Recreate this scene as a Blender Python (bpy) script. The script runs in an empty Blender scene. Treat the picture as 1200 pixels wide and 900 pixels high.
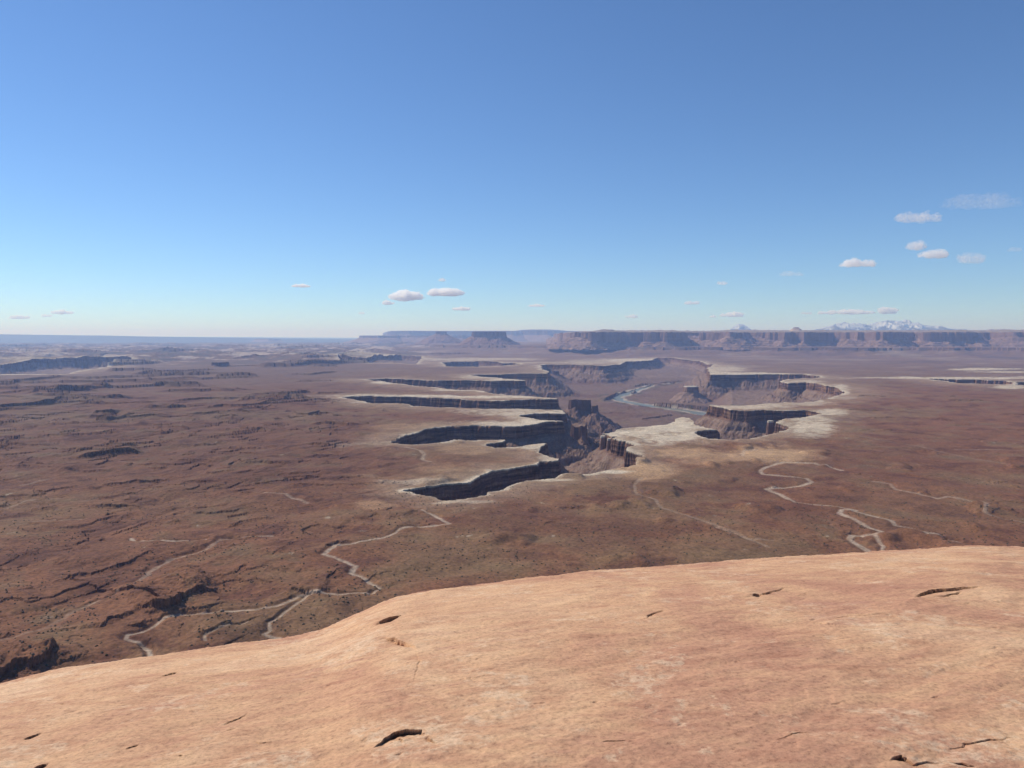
import bpy, math, random
import numpy as np

# ------------------------------------------------------------------ camera, sky, sun, exposure
F = 889.0                    # focal length in photo pixels (photo is 1200 wide)
HY = 395.0                   # photo row of the level horizon
PITCH = math.atan((450 - HY) / F)
EYE = 1.6                    # eye height above the rim rock
SUN_EL, SUN_AZ = 43.0, -60.0 # azimuth measured from the viewing direction, clockwise

scene = bpy.context.scene
COL = scene.collection
cam = bpy.data.cameras.new('camera'); cam.sensor_width = 36.0; cam.lens = 36.0 * F / 1200.0
cam.clip_start = 0.1; cam.clip_end = 400000
camo = bpy.data.objects.new('camera', cam); COL.objects.link(camo)
camo.location = (0, 0, 0); camo.rotation_euler = (math.pi / 2 - PITCH, 0, 0)
scene.camera = camo

world = bpy.data.worlds.new("World"); scene.world = world; world.use_nodes = True
wn = world.node_tree; bg = wn.nodes['Background']
sky = wn.nodes.new('ShaderNodeTexSky'); sky.sky_type = 'NISHITA'; sky.sun_disc = False
sky.sun_elevation = math.radians(SUN_EL); sky.sun_rotation = math.radians(SUN_AZ)
sky.altitude = 1800; sky.air_density = 1.0; sky.dust_density = 0.05; sky.ozone_density = 3.0
tint = wn.nodes.new('ShaderNodeMix'); tint.data_type = 'RGBA'; tint.blend_type = 'MULTIPLY'; tint.inputs[0].default_value = 1
tint.inputs[7].default_value = (.72, .92, 1.13, 1)
wn.links.new(sky.outputs[0], tint.inputs[6]); wn.links.new(tint.outputs[2], bg.inputs[0]); bg.inputs[1].default_value = 0.110

sl = bpy.data.lights.new('sun', 'SUN'); sl.energy = 4.8; sl.angle = math.radians(0.5); sl.color = (1.0, 0.94, 0.85)
slo = bpy.data.objects.new('sun', sl); COL.objects.link(slo)
slo.rotation_euler = (math.radians(90 - SUN_EL), 0, math.radians(180 - SUN_AZ))
slo.location = (0, 0, 50)

scene.view_settings.view_transform = 'Standard'; scene.view_settings.look = 'None'
scene.view_settings.exposure = 0.0; scene.view_settings.gamma = 1.0
scene.cycles.volume_bounces = 20
scene.cycles.max_bounces = 20

# ------------------------------------------------------------------ projection helpers
cp, sp = math.cos(PITCH), math.sin(PITCH)
def ray(px, py):
    x = (np.asarray(px, float) - 600) / F; u = -(np.asarray(py, float) - 450) / F
    return x, cp + u * sp, -sp + u * cp
def on(px, py, z):                      # photo pixel -> point on the level plane z
    x, y, w = ray(px, py); k = z / w
    return x * k, y * k
def at(px, py, D):                      # photo pixel -> point at horizontal distance y=D
    x, y, w = ray(px, py); k = D / y
    return x * k, D, w * k
def proj(x, y, z):
    f = y * cp - z * sp; u = y * sp + z * cp
    return 600 + F * x / f, 450 - F * u / f

# ------------------------------------------------------------------ noise
_rng = np.random.RandomState(7)
_perm = _rng.permutation(256).astype(np.int32); _perm = np.concatenate([_perm, _perm])
_ang = _rng.rand(256) * 2 * np.pi
_gx = np.cos(_ang).astype(np.float32); _gy = np.sin(_ang).astype(np.float32)
def perlin(x, y):
    xi = np.floor(x); yi = np.floor(y)
    xf = (x - xi).astype(np.float32); yf = (y - yi).astype(np.float32)
    xi = xi.astype(np.int64) & 255; yi = yi.astype(np.int64) & 255
    u = xf * xf * xf * (xf * (xf * 6 - 15) + 10); v = yf * yf * yf * (yf * (yf * 6 - 15) + 10)
    def g(ix, iy, fx, fy):
        h = _perm[_perm[ix & 255] + (iy & 255)]
        return _gx[h] * fx + _gy[h] * fy
    a = g(xi, yi, xf, yf); b = g(xi + 1, yi, xf - 1, yf)
    c = g(xi, yi + 1, xf, yf - 1); d = g(xi + 1, yi + 1, xf - 1, yf - 1)
    return ((a + u * (b - a)) + v * ((c + u * (d - c)) - (a + u * (b - a)))) * 1.5
def fbm(x, y, s, o=4, g=0.5, seed=0, ridged=False):
    t = 0; a = 1.0; n = 0
    for k in range(o):
        p = perlin(x / s + 17.3 * seed + 5.1 * k, y / s - 9.7 * seed + 3.3 * k)
        t = t + a * (1 - 2 * np.abs(p) if ridged else p); n += a; a *= g; s *= 0.49
    return t / n
def sstep(a, b, x):
    t = np.clip((x - a) / (b - a), 0, 1); return t * t * (3 - 2 * t)

# ------------------------------------------------------------------ distance to polylines / polygons
def seg_dist(X, Y, P, closed, maxd=None):
    """distance to polyline, arc parameter, side sign (positive = far side from the viewer)"""
    P = np.asarray(P, float); n = len(P)
    m = n if closed else n - 1
    best = np.full(X.shape, 1e18); bt = np.zeros(X.shape); bs = np.zeros(X.shape)
    L = np.hypot(*(np.roll(P, -1, 0) - P).T)[:m]; S = np.concatenate([[0], np.cumsum(L)]); T = S[-1]
    for i in range(m):
        a = P[i]; b = P[(i + 1) % n]; dx, dy = b - a; l2 = dx * dx + dy * dy
        if l2 == 0: continue
        t = np.clip(((X - a[0]) * dx + (Y - a[1]) * dy) / l2, 0, 1)
        qx = X - a[0] - t * dx; qy = Y - a[1] - t * dy
        d = qx * qx + qy * qy; w = d < best
        best = np.where(w, d, best); bt = np.where(w, (S[i] + t * L[i]) / T, bt)
        mx, my = (a + b) / 2; nx, ny = -dy, dx
        if nx * mx + ny * my < 0: nx, ny = -nx, -ny
        bs = np.where(w, np.sign(qx * nx + qy * ny), bs)
    return np.sqrt(best), bt, bs
def inside(X, Y, P):
    r = np.zeros(X.shape, bool); n = len(P)
    for i in range(n):
        x1, y1 = P[i]; x2, y2 = P[(i + 1) % n]
        if y1 == y2: continue
        c = (y1 > Y) != (y2 > Y)
        r ^= c & (X < (x2 - x1) * (Y - y1) / (y2 - y1) + x1)
    return r
def sdf(X, Y, P, pad=1e9):
    """signed distance, positive inside; far outside = -pad"""
    P = np.asarray(P, float); out = np.full(X.shape, -float(pad))
    m = (X > P[:, 0].min() - pad) & (X < P[:, 0].max() + pad) & (Y > P[:, 1].min() - pad) & (Y < P[:, 1].max() + pad)
    if not m.any(): return out
    x, y = X[m], Y[m]; d, _, _ = seg_dist(x, y, P, True); s = inside(x, y, P)
    out[m] = np.where(s, d, -np.minimum(d, pad)); return out
def pix_poly(pts, z=-380.0):
    a = np.array(pts, float); x, y = on(a[:, 0], a[:, 1], z); return np.stack([x, y], 1)
def km_poly(pts):
    return np.array([[ (p - 600) / F * d * 1000, d * 1000] for p, d in pts])

# ------------------------------------------------------------------ mesh helpers
def mesh_obj(name, V, Fc, mat, attrs=None, kind=None, parent=None, smooth=False):
    me = bpy.data.meshes.new(name)
    V = np.asarray(V, np.float32); Fc = np.asarray(Fc, np.int32)
    k = Fc.shape[1]
    me.vertices.add(len(V)); me.vertices.foreach_set('co', V.ravel())
    me.loops.add(Fc.size); me.loops.foreach_set('vertex_index', Fc.ravel())
    me.polygons.add(len(Fc)); me.polygons.foreach_set('loop_start', np.arange(0, Fc.size, k, dtype=np.int32))
    me.polygons.foreach_set('loop_total', np.full(len(Fc), k, np.int32))
    me.polygons.foreach_set('use_smooth', np.full(len(Fc), bool(smooth)))
    me.update(calc_edges=True)
    for an, av in (attrs or {}).items():
        av = np.asarray(av, np.float32)
        if av.ndim == 2:
            at_ = me.attributes.new(an, 'FLOAT_COLOR', 'POINT')
            c = np.ones((len(V), 4), np.float32); c[:, :3] = av; at_.data.foreach_set('color', c.ravel())
        else:
            at_ = me.attributes.new(an, 'FLOAT', 'POINT'); at_.data.foreach_set('value', av)
    me.materials.append(mat)
    o = bpy.data.objects.new(name, me); COL.objects.link(o)
    if kind: o['kind'] = kind
    if parent: o.parent = parent
    return o
def grid_faces(nr, nc):
    i = np.arange(nr * nc).reshape(nr, nc)
    return np.stack([i[:-1, :-1].ravel(), i[:-1, 1:].ravel(), i[1:, 1:].ravel(), i[1:, :-1].ravel()], 1)
def compact(V, Fc, attrs):
    used = np.zeros(len(V), bool); used[Fc.ravel()] = True
    idx = np.cumsum(used) - 1
    return V[used], idx[Fc], {k: a[used] for k, a in attrs.items()}
def tag(o, label, cat, group=None):
    o['label'] = label; o['category'] = cat
    if group: o['group'] = group

# ------------------------------------------------------------------ materials
def new_mat(name, rough=0.95):
    m = bpy.data.materials.new(name); m.use_nodes = True
    b = m.node_tree.nodes['Principled BSDF']; b.inputs['Roughness'].default_value = rough
    b.inputs['Specular IOR Level'].default_value = 0.15
    return m, m.node_tree.nodes, m.node_tree.links, b
def noise_node(N, L, scale, detail=4, rough=0.55, vec=None, dist=0.0):
    n = N.new('ShaderNodeTexNoise'); n.inputs['Scale'].default_value = scale
    n.inputs['Detail'].default_value = detail; n.inputs['Roughness'].default_value = rough
    n.inputs['Distortion'].default_value = dist
    if vec is not None: L.new(vec, n.inputs['Vector'])
    return n
def ramp(N, L, src, stops):
    r = N.new('ShaderNodeValToRGB'); L.new(src, r.inputs[0])
    e = r.color_ramp.elements
    while len(e) < len(stops): e.new(0.5)
    for k, (p, c) in enumerate(stops): e[k].position = p; e[k].color = (*c, 1)
    return r
def mix(N, L, kind, fac, a, b):
    m = N.new('ShaderNodeMix'); m.data_type = 'RGBA'; m.blend_type = kind
    for sock, v in ((m.inputs[0], fac), (m.inputs[6], a), (m.inputs[7], b)):
        if hasattr(v, 'links'): L.new(v, sock)
        elif isinstance(v, (int, float)): sock.default_value = v
        else: sock.default_value = (*v, 1)
    return m.outputs[2]
def mapping(N, L, scale):
    t = N.new('ShaderNodeTexCoord'); mp = N.new('ShaderNodeMapping'); mp.inputs['Scale'].default_value = scale
    L.new(t.outputs['Object'], mp.inputs['Vector']); return mp.outputs[0]

def terrain_material():
    m, N, L, b = new_mat('desert_ground')
    a = N.new('ShaderNodeAttribute'); a.attribute_name = 'albedo'
    a2 = N.new('ShaderNodeAttribute'); a2.attribute_name = 'canyon_albedo'
    dp = N.new('ShaderNodeAttribute'); dp.attribute_name = 'fall'
    v = mapping(N, L, (1, 1, 1))
    n1 = noise_node(N, L, 0.02, 6, 0.7, v); r1 = ramp(N, L, n1.outputs[0], [(0.3, (0.78, 0.78, 0.78)), (0.7, (1.22, 1.22, 1.22))])
    n2 = noise_node(N, L, 0.16, 3, 0.75, v); r2 = ramp(N, L, n2.outputs[0], [(0.36, (0.66, 0.68, 0.68)), (0.62, (1.16, 1.14, 1.12))])
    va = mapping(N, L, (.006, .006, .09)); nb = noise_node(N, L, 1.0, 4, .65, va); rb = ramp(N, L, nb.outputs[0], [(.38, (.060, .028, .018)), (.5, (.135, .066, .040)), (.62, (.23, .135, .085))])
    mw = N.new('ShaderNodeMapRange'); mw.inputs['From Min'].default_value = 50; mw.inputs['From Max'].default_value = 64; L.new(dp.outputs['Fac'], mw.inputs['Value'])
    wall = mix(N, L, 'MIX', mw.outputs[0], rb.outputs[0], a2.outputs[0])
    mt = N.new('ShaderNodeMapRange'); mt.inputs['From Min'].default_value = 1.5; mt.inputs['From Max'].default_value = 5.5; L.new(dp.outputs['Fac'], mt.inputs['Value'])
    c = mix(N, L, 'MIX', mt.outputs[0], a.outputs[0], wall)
    c = mix(N, L, 'MULTIPLY', 1.0, c, r1.outputs[0])
    c = mix(N, L, 'MULTIPLY', 1.0, c, r2.outputs[0])
    L.new(c, b.inputs['Base Color'])
    bp = N.new('ShaderNodeBump'); bp.inputs['Strength'].default_value = 0.5; bp.inputs['Distance'].default_value = 2.2
    n3 = noise_node(N, L, 0.10, 6, 0.7, v); L.new(n3.outputs[0], bp.inputs['Height']); L.new(bp.outputs[0], b.inputs['Normal'])
    return m
def cliff_material(name, top, cliff, dark, talus, topcap=0.0):
    """rock in horizontal beds; 'fall' is metres below the rim, 'cl' is how much of a cliff this is"""
    m, N, L, b = new_mat(name)
    f = N.new('ShaderNodeAttribute'); f.attribute_name = 'fall'
    c_ = N.new('ShaderNodeAttribute'); c_.attribute_name = 'steep'
    v = mapping(N, L, (0.012, 0.012, 0.0015)); nv = noise_node(N, L, 1.0, 5, 0.6, v)
    streak = ramp(N, L, nv.outputs[0], [(0.35, dark), (0.6, cliff)])
    v2 = mapping(N, L, (0.0004, 0.0004, 0.035)); nb = noise_node(N, L, 1.0, 4, 0.7, v2)
    bands = ramp(N, L, nb.outputs[0], [(0.35, (0.75, 0.72, 0.72)), (0.65, (1.15, 1.12, 1.1))])
    wall = mix(N, L, 'MULTIPLY', 0.8, streak.outputs[0], bands.outputs[0])
    v3 = mapping(N, L, (0.01, 0.01, 0.01)); nt = noise_node(N, L, 1.0, 6, 0.65, v3)
    tal = ramp(N, L, nt.outputs[0], [(0.35, tuple(k * 0.75 for k in talus)), (0.65, tuple(k * 1.2 for k in talus))])
    tal2 = mix(N, L, 'MULTIPLY', 0.6, tal.outputs[0], bands.outputs[0])
    low = mix(N, L, 'MIX', c_.outputs['Fac'], tal2, wall)
    tr = N.new('ShaderNodeMapRange'); tr.inputs['From Min'].default_value = topcap; tr.inputs['From Max'].default_value = topcap + 3.0
    L.new(f.outputs['Fac'], tr.inputs['Value'])
    nt2 = ramp(N, L, nt.outputs[0], [(0.3, tuple(k * 0.8 for k in top)), (0.7, tuple(k * 1.15 for k in top))])
    col = mix(N, L, 'MIX', tr.outputs[0], nt2.outputs[0], low)
    L.new(col, b.inputs['Base Color'])
    return m

M_ground = terrain_material()

# ------------------------------------------------------------------ THE GROUND: canyons traced on the white rim bench
BENCH = -380.0
main_px = [(472,577),(486,579),(511,580),(517,584),(530,585),(545,584),(567,579),(569,576),(585,573),(600,569),(617,564),(633,560.7),
 (672,555.3),(693,554.7),(713,552),(723,550),(739,548.7),(745,546.7),(752,540.7),(752,535),(745,532),(732,530),(733,527),(743,522.7),
 (737,520),(732,518),(720,516),(721,513),(716,513.3),(713,510),(706,508.2),(714.7,507.3),(733,502),(760,500),(778,498),(785,494),(792,491.5),(803,488.5),
 (811.7,492.5),(816.7,496.7),(825,500.8),(841.7,503),(830,504.5),(816,506),(816.7,511),(828,516),(846,517),(873,515.3),(893,510),(908,508.3),
 (923,505),(926,500),(920,496.7),(912,495),(911,492.5),(916.7,491.7),(938,490.3),(955,488),(962.5,485.8),(956.7,482.8),(945,480.8),
 (916.7,480.7),(890,481),(875,481.7),(856.7,480.8),(851.7,479.7),(843,477.5),(828,475),(834,474.3),(870,474),(903,473),(916.7,471.7),(941.7,472),
 (966.7,468.7),(983,464),(990,459),(985,455.8),(978,454),(968,452.5),(960,450.8),(945,448.3),(923,448.7),(915,446.7),(920,445),
 (943,444),(955,443.8),(961.7,440.8),(941.7,439),(900,438.7),(855,438.7),(833,439.7),(831.7,435),(828,430.8),(836,427.5),(826.7,425.8),
 (816.7,422.5),(810,421.7),(800,421),(789,419.3),(770.7,418.9),(765,421.3),(750,423),(732,424),(729,426.7),(706.7,428.7),(680,428),(673,427.3),
 (640,426.7),(633,428),(636,432),(644,436),(641,438.2),(600,438),(560,438.8),(553,439.6),(557,440.7),(580,443.3),(597,444.7),(616,446),
 (614.7,446.7),(580,447),(540,446),(513,446),(453,444),(427,444.7),(460,448.7),(480,451),(507,453),(520,455.5),(540,457.4),(560,456.8),(572,460),(584,462),
 (600,463.7),(633,464.7),(652,467.3),(652,468.3),(600,468.6),(589,470),(540,468.3),(526.7,467.3),(480,465),(433,464.3),(400,466.3),
 (417,468.7),(437,472),(466.7,472.7),(480,474.7),(485,476),(528,478),(538.7,478),(560,479),(597,479.5),(640,479.7),(657,480),(662,482),(660,483.3),
 (626.7,484),(608,486.7),(608,488.7),(626.7,491.3),(661,493.4),(661.5,494.5),(640,495),(630.7,497.3),(600,500),(560,499.3),(525,500),
 (500,504),(475,511),(456,519),(487,519.5),(520,517),(550,514.5),(575,514),(592,513.5),(591,515.5),(572,518),(570,521),(580,524),
 (612,522.5),(617,520.5),(640,520),(630.7,528.7),(633,532),(652,538),(652,540),(632,540.7),(630,544.7),(600,548.7),(585,549.5),(562.5,556),
 (550,565),(520,566.7),(495,571.8),(472.5,576)]
holes = [
 ('main', main_px, 235.0),
 ('left', [(-90,428),(0,428.5),(50,426),(115,424.8),(155,424.3),(150,426),(115,431),(75,437),(40,437.5),(0,438),(-90,440)], 140.0),
 ('mid1', [(395,420.2),(400,421.4),(430,421.6),(443,420),(470,417),(495,417.6),(494,421),(488,426),(445,425.5),(400,424.5)], 110.0),
 ('mid2', [(519,425),(530,423.8),(560,423),(584,424),(587,425.5),(603,425.4),(612,427),(600,428),(586,428.8),(560,430),(525,430)], 110.0),
 ('right', [(1085,443.6),(1110,444.2),(1150,444.8),(1180,446),(1187,448.5),(1186,450.6),(1150,450.6),(1120,449)], 110.0),
 ('right2', [(1191,447.5),(1260,448),(1330,450),(1330,454),(1250,453),(1192,451)], 110.0)]

# scarps: (base polyline in photo pixels, height m, plane z)
scarps = [
 ([(-60,484),(0,479.5),(43,475.5),(60,473),(78,470)],26),([(15,463.5),(50,461),(80,459),(100,458.5),(120,456.5),(138,453.5)],24),
 ([(-40,453),(0,450),(30,447.5),(77,442.5)],26),([(140,440),(165,439),(200,437),(230,435),(268,433.5)],24),
 ([(283,430),(310,431),(340,430.5),(360,429),(400,427),(430,426)],55),([(325,439),(345,439.5),(365,439),(398,435)],18),([(340,447),(372,446.5),(398,446)],14),
 ([(145,480),(175,479),(200,478.5),(255,477)],8),([(222,481),(262,477),(285,478),(330,472),(340,467.5),(370,466.5),(398,466.5)],15),([(272,471.5),(300,470.5),(340,469.5)],12),
 ([(262,482),(300,479),(320,478)],8),([(235,457),(260,457),(300,458)],8),([(322,455),(350,456.5),(372,456)],7),([(305,460),(330,460.5),(352,460)],8),
 ([(325,482.5),(342,483),(348,487),(360,487.5),(372,485),(384,484.5),(398,488)],12),([(198,491.5),(240,490.5),(282,491)],5),
 ([(104,487),(120,486.5),(138,486)],22),([(106,493.5),(118,494),(130,494)],22),([(85,474),(105,474.5),(125,474)],13),([(58,493),(70,492),(84,491)],8),
 ([(55,499),(70,498.5),(92,498)],9),([(-20,500),(0,500),(28,497)],14),([(78,484),(95,481),(112,479.5)],5),([(118,468),(150,467.5),(182,466)],6),([(165,485),(178,484),(192,483)],5),([(152,496),(165,496)],7),
 ([(-20,507),(0,506),(15,504),(35,503)],9),([(-20,517),(0,518),(18,517)],14),([(-5,530),(12,521)],8),([(53,521),(70,520)],6),([(105,520),(125,519),(152,519)],5),
 ([(-20,548),(0,547.5),(20,548.5),(28,544),(44,544)],8),([(86,538.5),(110,536.5),(140,532),(172,529.5)],17),([(137,537),(170,536),(205,535)],4),
 ([(160,545.5),(171,546)],5),([(187,551),(197,548)],8),([(112,571.5),(145,570),(160,566),(180,564),(204,560)],10),([(150,575),(200,571.5)],5),([(102,574),(117,574)],4),
 ([(128,578),(157,580)],5),([(138,583.5),(157,579)],5),([(-20,586),(0,585),(40,584),(56,581)],8),([(103,585),(118,587),(132,588)],9),([(98,596),(130,598),(168,598)],9),([(28,600),(60,598),(72,595)],7),
 ([(222,521.5),(244,521.5)],12),([(198,572),(212,572),(216,567),(240,566),(265,567)],5),([(262,570),(290,569),(310,568),(335,563),(360,559),(388,556)],10),
 ([(310,575),(350,573),(400,571),(443,568.5),(500,567)],4),([(245,581),(300,581.5)],5),([(275,557),(300,552.5)],5),([(340,587),(362,588)],4),([(240,598),(268,596)],5),
 ([(123,630),(145,622),(165,618),(173,615),(200,616),(226,615)],6),([(20,649),(42,648)],5),([(50,650.5),(82,650.5)],3),([(-10,672),(0,669),(20,663)],5),([(60,659),(77,658.5)],4),
 ([(55,682),(80,676),(105,672),(125,664),(150,658),(170,650),(200,643)],7),([(13,697),(45,690)],5),([(130,698),(150,690),(170,685)],4),([(150,667.5),(170,666.5)],3),([(85,645),(108,641)],4),
 ([(150,723),(170,719),(190,721),(205,714),(215,705),(235,695),(264,690)],15),([(206,716),(240,714),(255,707),(278,702)],7),
 ([(122,743),(130,735),(142,731),(150,731)],7),([(144,741),(156,741),(168,740)],5),
 ([(-25,815),(0,800),(18,791),(40,789),(60,780),(76,765)],15),([(60,786),(80,780),(112,769)],7),([(0,752),(18,742)],4),([(95,710),(110,702),(140,690)],3),
 ([(330,691),(345,694),(364,697),(385,696)],9),([(240,744),(255,738),(273,730)],3.5),([(303,722),(313,721)],2.5),([(304,741),(313,739)],3),([(433,693),(450,693.5),(466,697)],2.5),([(392,643),(402,637),(412,634)],3.5),([(438,681),(452,686)],3),
 ([(320,655),(335,645),(355,635)],4),([(262,619),(285,612),(330,605)],5),
 ([(892,571.5),(914,571.5)],6),([(1054,555),(1088,560)],5),([(1075,577),(1090,578)],5),([(1000,557),(1011,557)],4),([(1160,565),(1186,565)],4),([(1145,597),(1154,602)],4),([(980,625),(998,627)],4),
 ([(1003,465.5),(1012,464.5),(1043,465)],7),([(1045,478.5),(1064,481)],6),([(1093,491),(1109,493)],8),([(1135,475.5),(1150,475)],5),([(1112,465),(1120,465)],5),
 ([(636,615),(655,612)],4),([(575,625),(600,628)],4),([(733,597),(745,598)],3),([(650,596),(690,594)],5),
]
_r = random.Random(5)
_base = len(scarps)
def _far_ledges(n, x0, x1, y0, y1, h0, h1, l0, l1, slope):
    for _ in range(n):
        y = y0 + (y1 - y0) * _r.random() ** .9; x = _r.uniform(x0, x1); ln = _r.uniform(l0, l1) * (.5 + .5 * (1 - abs(y - y0) / max(1, y1 - y0)) + .2)
        if 395 < x + ln / 2 < 1010 and y > 414 and not (x + ln < 400 or y < 418): ln = max(20, min(ln, 398 - x)) if x < 380 else 0
        if ln < 15: continue
        k = max(4, int(ln / 12)); yy = y; pts = []
        for i in range(k):
            pts.append((x + ln * i / (k - 1), yy)); yy += (_r.uniform(-.5, .5) * .02 * (y - 395) + slope * ln / k)
        D = 380.0 / max(.01, (y - 395) / F); scarps.append((pts, min(75, _r.uniform(h0, h1) * D / F)))
_far_ledges(60, -60, 600, 421, 470, 1.6, 4.2, 50, 170, -.022)
_far_ledges(45, -60, 400, 465, 560, 1.5, 3.4, 25, 110, -.03)
_far_ledges(26, -60, 520, 405, 421, 1.5, 3.0, 60, 200, -.01)
_far_ledges(18, 985, 1250, 455, 560, .8, 1.8, 20, 80, .02)
_far_ledges(16, 640, 1260, 409, 420, .8, 1.6, 60, 200, 0)
basin_scarps = [  # low banks on the canyon floor, measured on the floor plane
 ([(706,469.5),(716,467.5),(730,464),(747,459)],34),([(742,453.5),(760,451.5),(775,453)],20),([(755,474),(780,476.5),(800,478),(826,480.5)],34),
 ([(690,451),(720,452),(740,453)],12),([(690,463),(705,464),(708,468)],10),([(668,500),(690,498)],6),([(690,480),(700,483),(735,484)],10),([(750,492),(765,490),(790,487)],12),
 ([(700,437.5),(730,439),(760,438)],14),([(845,460),(870,461),(900,462.5)],12),([(770,450),(800,449)],12),([(665,532),(695,531)],9)]
washes = [ # (polyline, half width m, strength)
 ([(177,775),(175,760),(168,757),(148,752),(149,748),(166,744),(176,737),(192,725),(210,719),(240,716),(260,713.6),(300,711),(324,707),(336,703),(348,698.5),(360,696),(400,695.6),(436,692)],2.6,.75),
 ([(177,775),(175,760),(168,757)],2.2,1.0),
 ([(447,685),(430,677),(412,671),(417,664),(403,656),(379,649),(393,640),(420,636),(447,630),(467,621),(485,618),(510,617),(527,616),(510,605),(493,597)],3.2,.85),
 ([(447,685),(430,677),(412,671)],2.2,.9),([(447,685),(441,689),(436,692)],2,.6),
 ([(318,753),(328,744),(309,739),(318,734),(315,726),(328,719),(340,710),(354,702),(360,696)],2.0,.75),
 ([(243,750),(241,744),(260,736),(280,730),(300,722),(312,722)],1.4,.6),
 ([(150,632),(157,633),(170,635),(200,635.8),(240,634)],2.6,1.0),([(153,630),(160,634)],2.6,1.2),
 ([(132,695),(158,685),(168,677),(175,672),(173,667),(198,653),(240,643),(260,632),(290,628),(320,628)],3.0,.45),
 ([(132,695),(110,704),(85,714),(68,727),(45,738),(0,752),(-60,765)],3.5,.25),
 ([(1021,648),(1008,638),(996,630.6),(999,626.7),(1023,628),(1038,626),(1032,621.6),(1017,617),(999,606.6),(984,600.6),(987,596.7),(1002,596.7),(972,591.6),(930,587.7),(915,578.7),(897,572),(939,569.7),(951.7,564.6),(945,560),(915,557),(894,554),(891,551),(900,546.6),(918,540.6),(954,542),(987,549.6)],4.2,.85),
 ([(1002,597.6),(1020,603.6),(1044,609.6),(1050,615.6),(1071,618.6),(1074,624.6),(1086,629.7),(1119,633.6),(1134,639.7),(1150,650)],3.0,.75),
 ([(1033.7,650),(1035,638),(1026,630.6),(1023,628)],2.6,.8),
 ([(1023,563.7),(1044,566),(1050,572),(1077,577),(1098,582.6),(1110,580.5),(1143,587),(1156.7,596),(1153.7,602),(1170,606.6),(1200,611.7),(1260,620)],3.4,.45),
 ([(752,558),(743,568),(746,580),(766.6,585.6),(775,596),(804.6,604.6),(831,616),(860,624),(900,642)],3.0,.32),
 ([(472,524),(492.5,529),(497.5,532.5),(495,537.5),(504,541)],5,.5),([(870,533),(871.6,527),(886,526)],5,.5),([(840,620),(880,632),(905,634)],2.5,.4),
 ([(30,616),(55,615),(75,611),(95,610)],3,.4),([(310,582),(335,582),(345,587),(360,590)],4,.45),([(5,596),(25,590),(40,587)],4,.3),([(25,571),(55,564)],5,.3),
 ([(1120,526),(1160,528),(1200,529)],6,.3),([(940,505),(1000,512),(1060,520),(1130,535),(1200,548)],5,.2)]
# pale bare rock and sandy patches: (cx, cy, rx, ry, tone 0 white rim / 1 orange sand / 2 dark red / 3 olive, strength)
patches = [
 (770,508,60,12,0,.9),(790,498,24,7,0,.9),(722,507,18,4,0,.8),(745,530,10,10,0,.5),(640,489,40,9,0,.7),(610,497,60,4,0,.8),(600,483,60,4,0,.6),(650,537,16,4,0,.6),(630,524,20,4,0,.7),
 (950,500,28,12,0,.8),(975,484,18,4,0,.7),(880,477,45,3,0,.7),(930,473,40,3,0,.5),(600,445,30,2,0,.8),(560,442,25,2,0,.5),(570,465,80,1.6,0,.9),(480,464.5,90,1.3,0,.8),(455,449,18,1.2,0,.9),(440,471,30,2,0,.5),
 (535,457.3,30,.9,0,.8),(870,438,70,1,0,.9),(850,433,25,4,0,.6),(700,424,40,2.6,0,.45),(745,422,40,1.8,0,.8),(560,421,70,1.6,0,.6),(640,425,60,1,0,.4),(450,419,30,.8,0,.6),(420,420,50,1,0,.35),
 (1120,442.4,110,1.5,0,.9),(1190,453,30,1.5,0,.8),(1160,433,45,1,0,.9),(1180,436,40,1,0,.7),(20,438.6,60,.8,0,.9),(30,466,50,3,3,.8),(0,426,50,1,0,.5),(985,457,10,5,0,.7),(940,447,28,1.2,0,.6),(975,453,12,1.5,0,.4),
 (990,467,15,2,0,.3),(1000,417.5,0,0,0,0),(905,534,55,10,1,1),(835,538,35,9,1,.5),(760,553,32,9,1,.85),(800,531,36,6,1,.7),(740,545,20,6,1,.6),(715,553,25,1.5,0,.9),(640,562,40,1.6,0,.6),(545,588,40,2,0,.5),(500,566,60,3,0,.35),(440,560,60,3,1,.2),
 (540,530,60,12,3,.6),(545,527,30,6,1,.4),(510,548,30,6,1,.35),(440,595,25,7,1,.4),(600,512,30,4,0,.35),(470,500,40,3,1,.3),(440,520,50,3,0,.15),
 (600,610,60,30,2,.4),(700,625,60,20,2,.5),(760,625,45,14,2,.45),(880,560,60,25,2,.35),(780,575,80,20,2,.3),(660,600,25,8,2,.5),(420,545,100,15,2,.25),(1000,540,80,25,2,.25),(1100,540,60,25,2,.2),(310,562,90,8,2,.4),
 (130,665,80,14,2,.35),(60,640,60,12,2,.3),(500,640,50,20,3,.5),(560,660,80,20,3,.4),(300,725,80,22,3,.6),(400,715,60,22,3,.6),(880,645,60,20,3,.5),(1080,600,100,30,3,.35),(780,650,60,12,3,.3),(920,600,60,20,2,.35),(250,600,90,15,3,.3),(60,470,50,8,3,.4),(600,434,80,3,3,.3)]

# lower bench under the far mesa
LB = km_poly([(505,21.2),(514,20.2),(545,19.6),(575,19.2),(600,19.4),(640,18.6),(690,17.0),(730,16.2),(790,15.6),(850,15.9),(900,15.3),(960,15.5),(1010,14.9),(1060,15.4),(1110,15.0),(1150,15.3),(1210,14.8),(1300,15.2),(1500,15),(1700,40),(600,60),(520,34)])

def near_seg(X, Y, P, pad):
    return (X > P[:, 0].min() - pad) & (X < P[:, 0].max() + pad) & (Y > P[:, 1].min() - pad) & (Y < P[:, 1].max() + pad)

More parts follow.
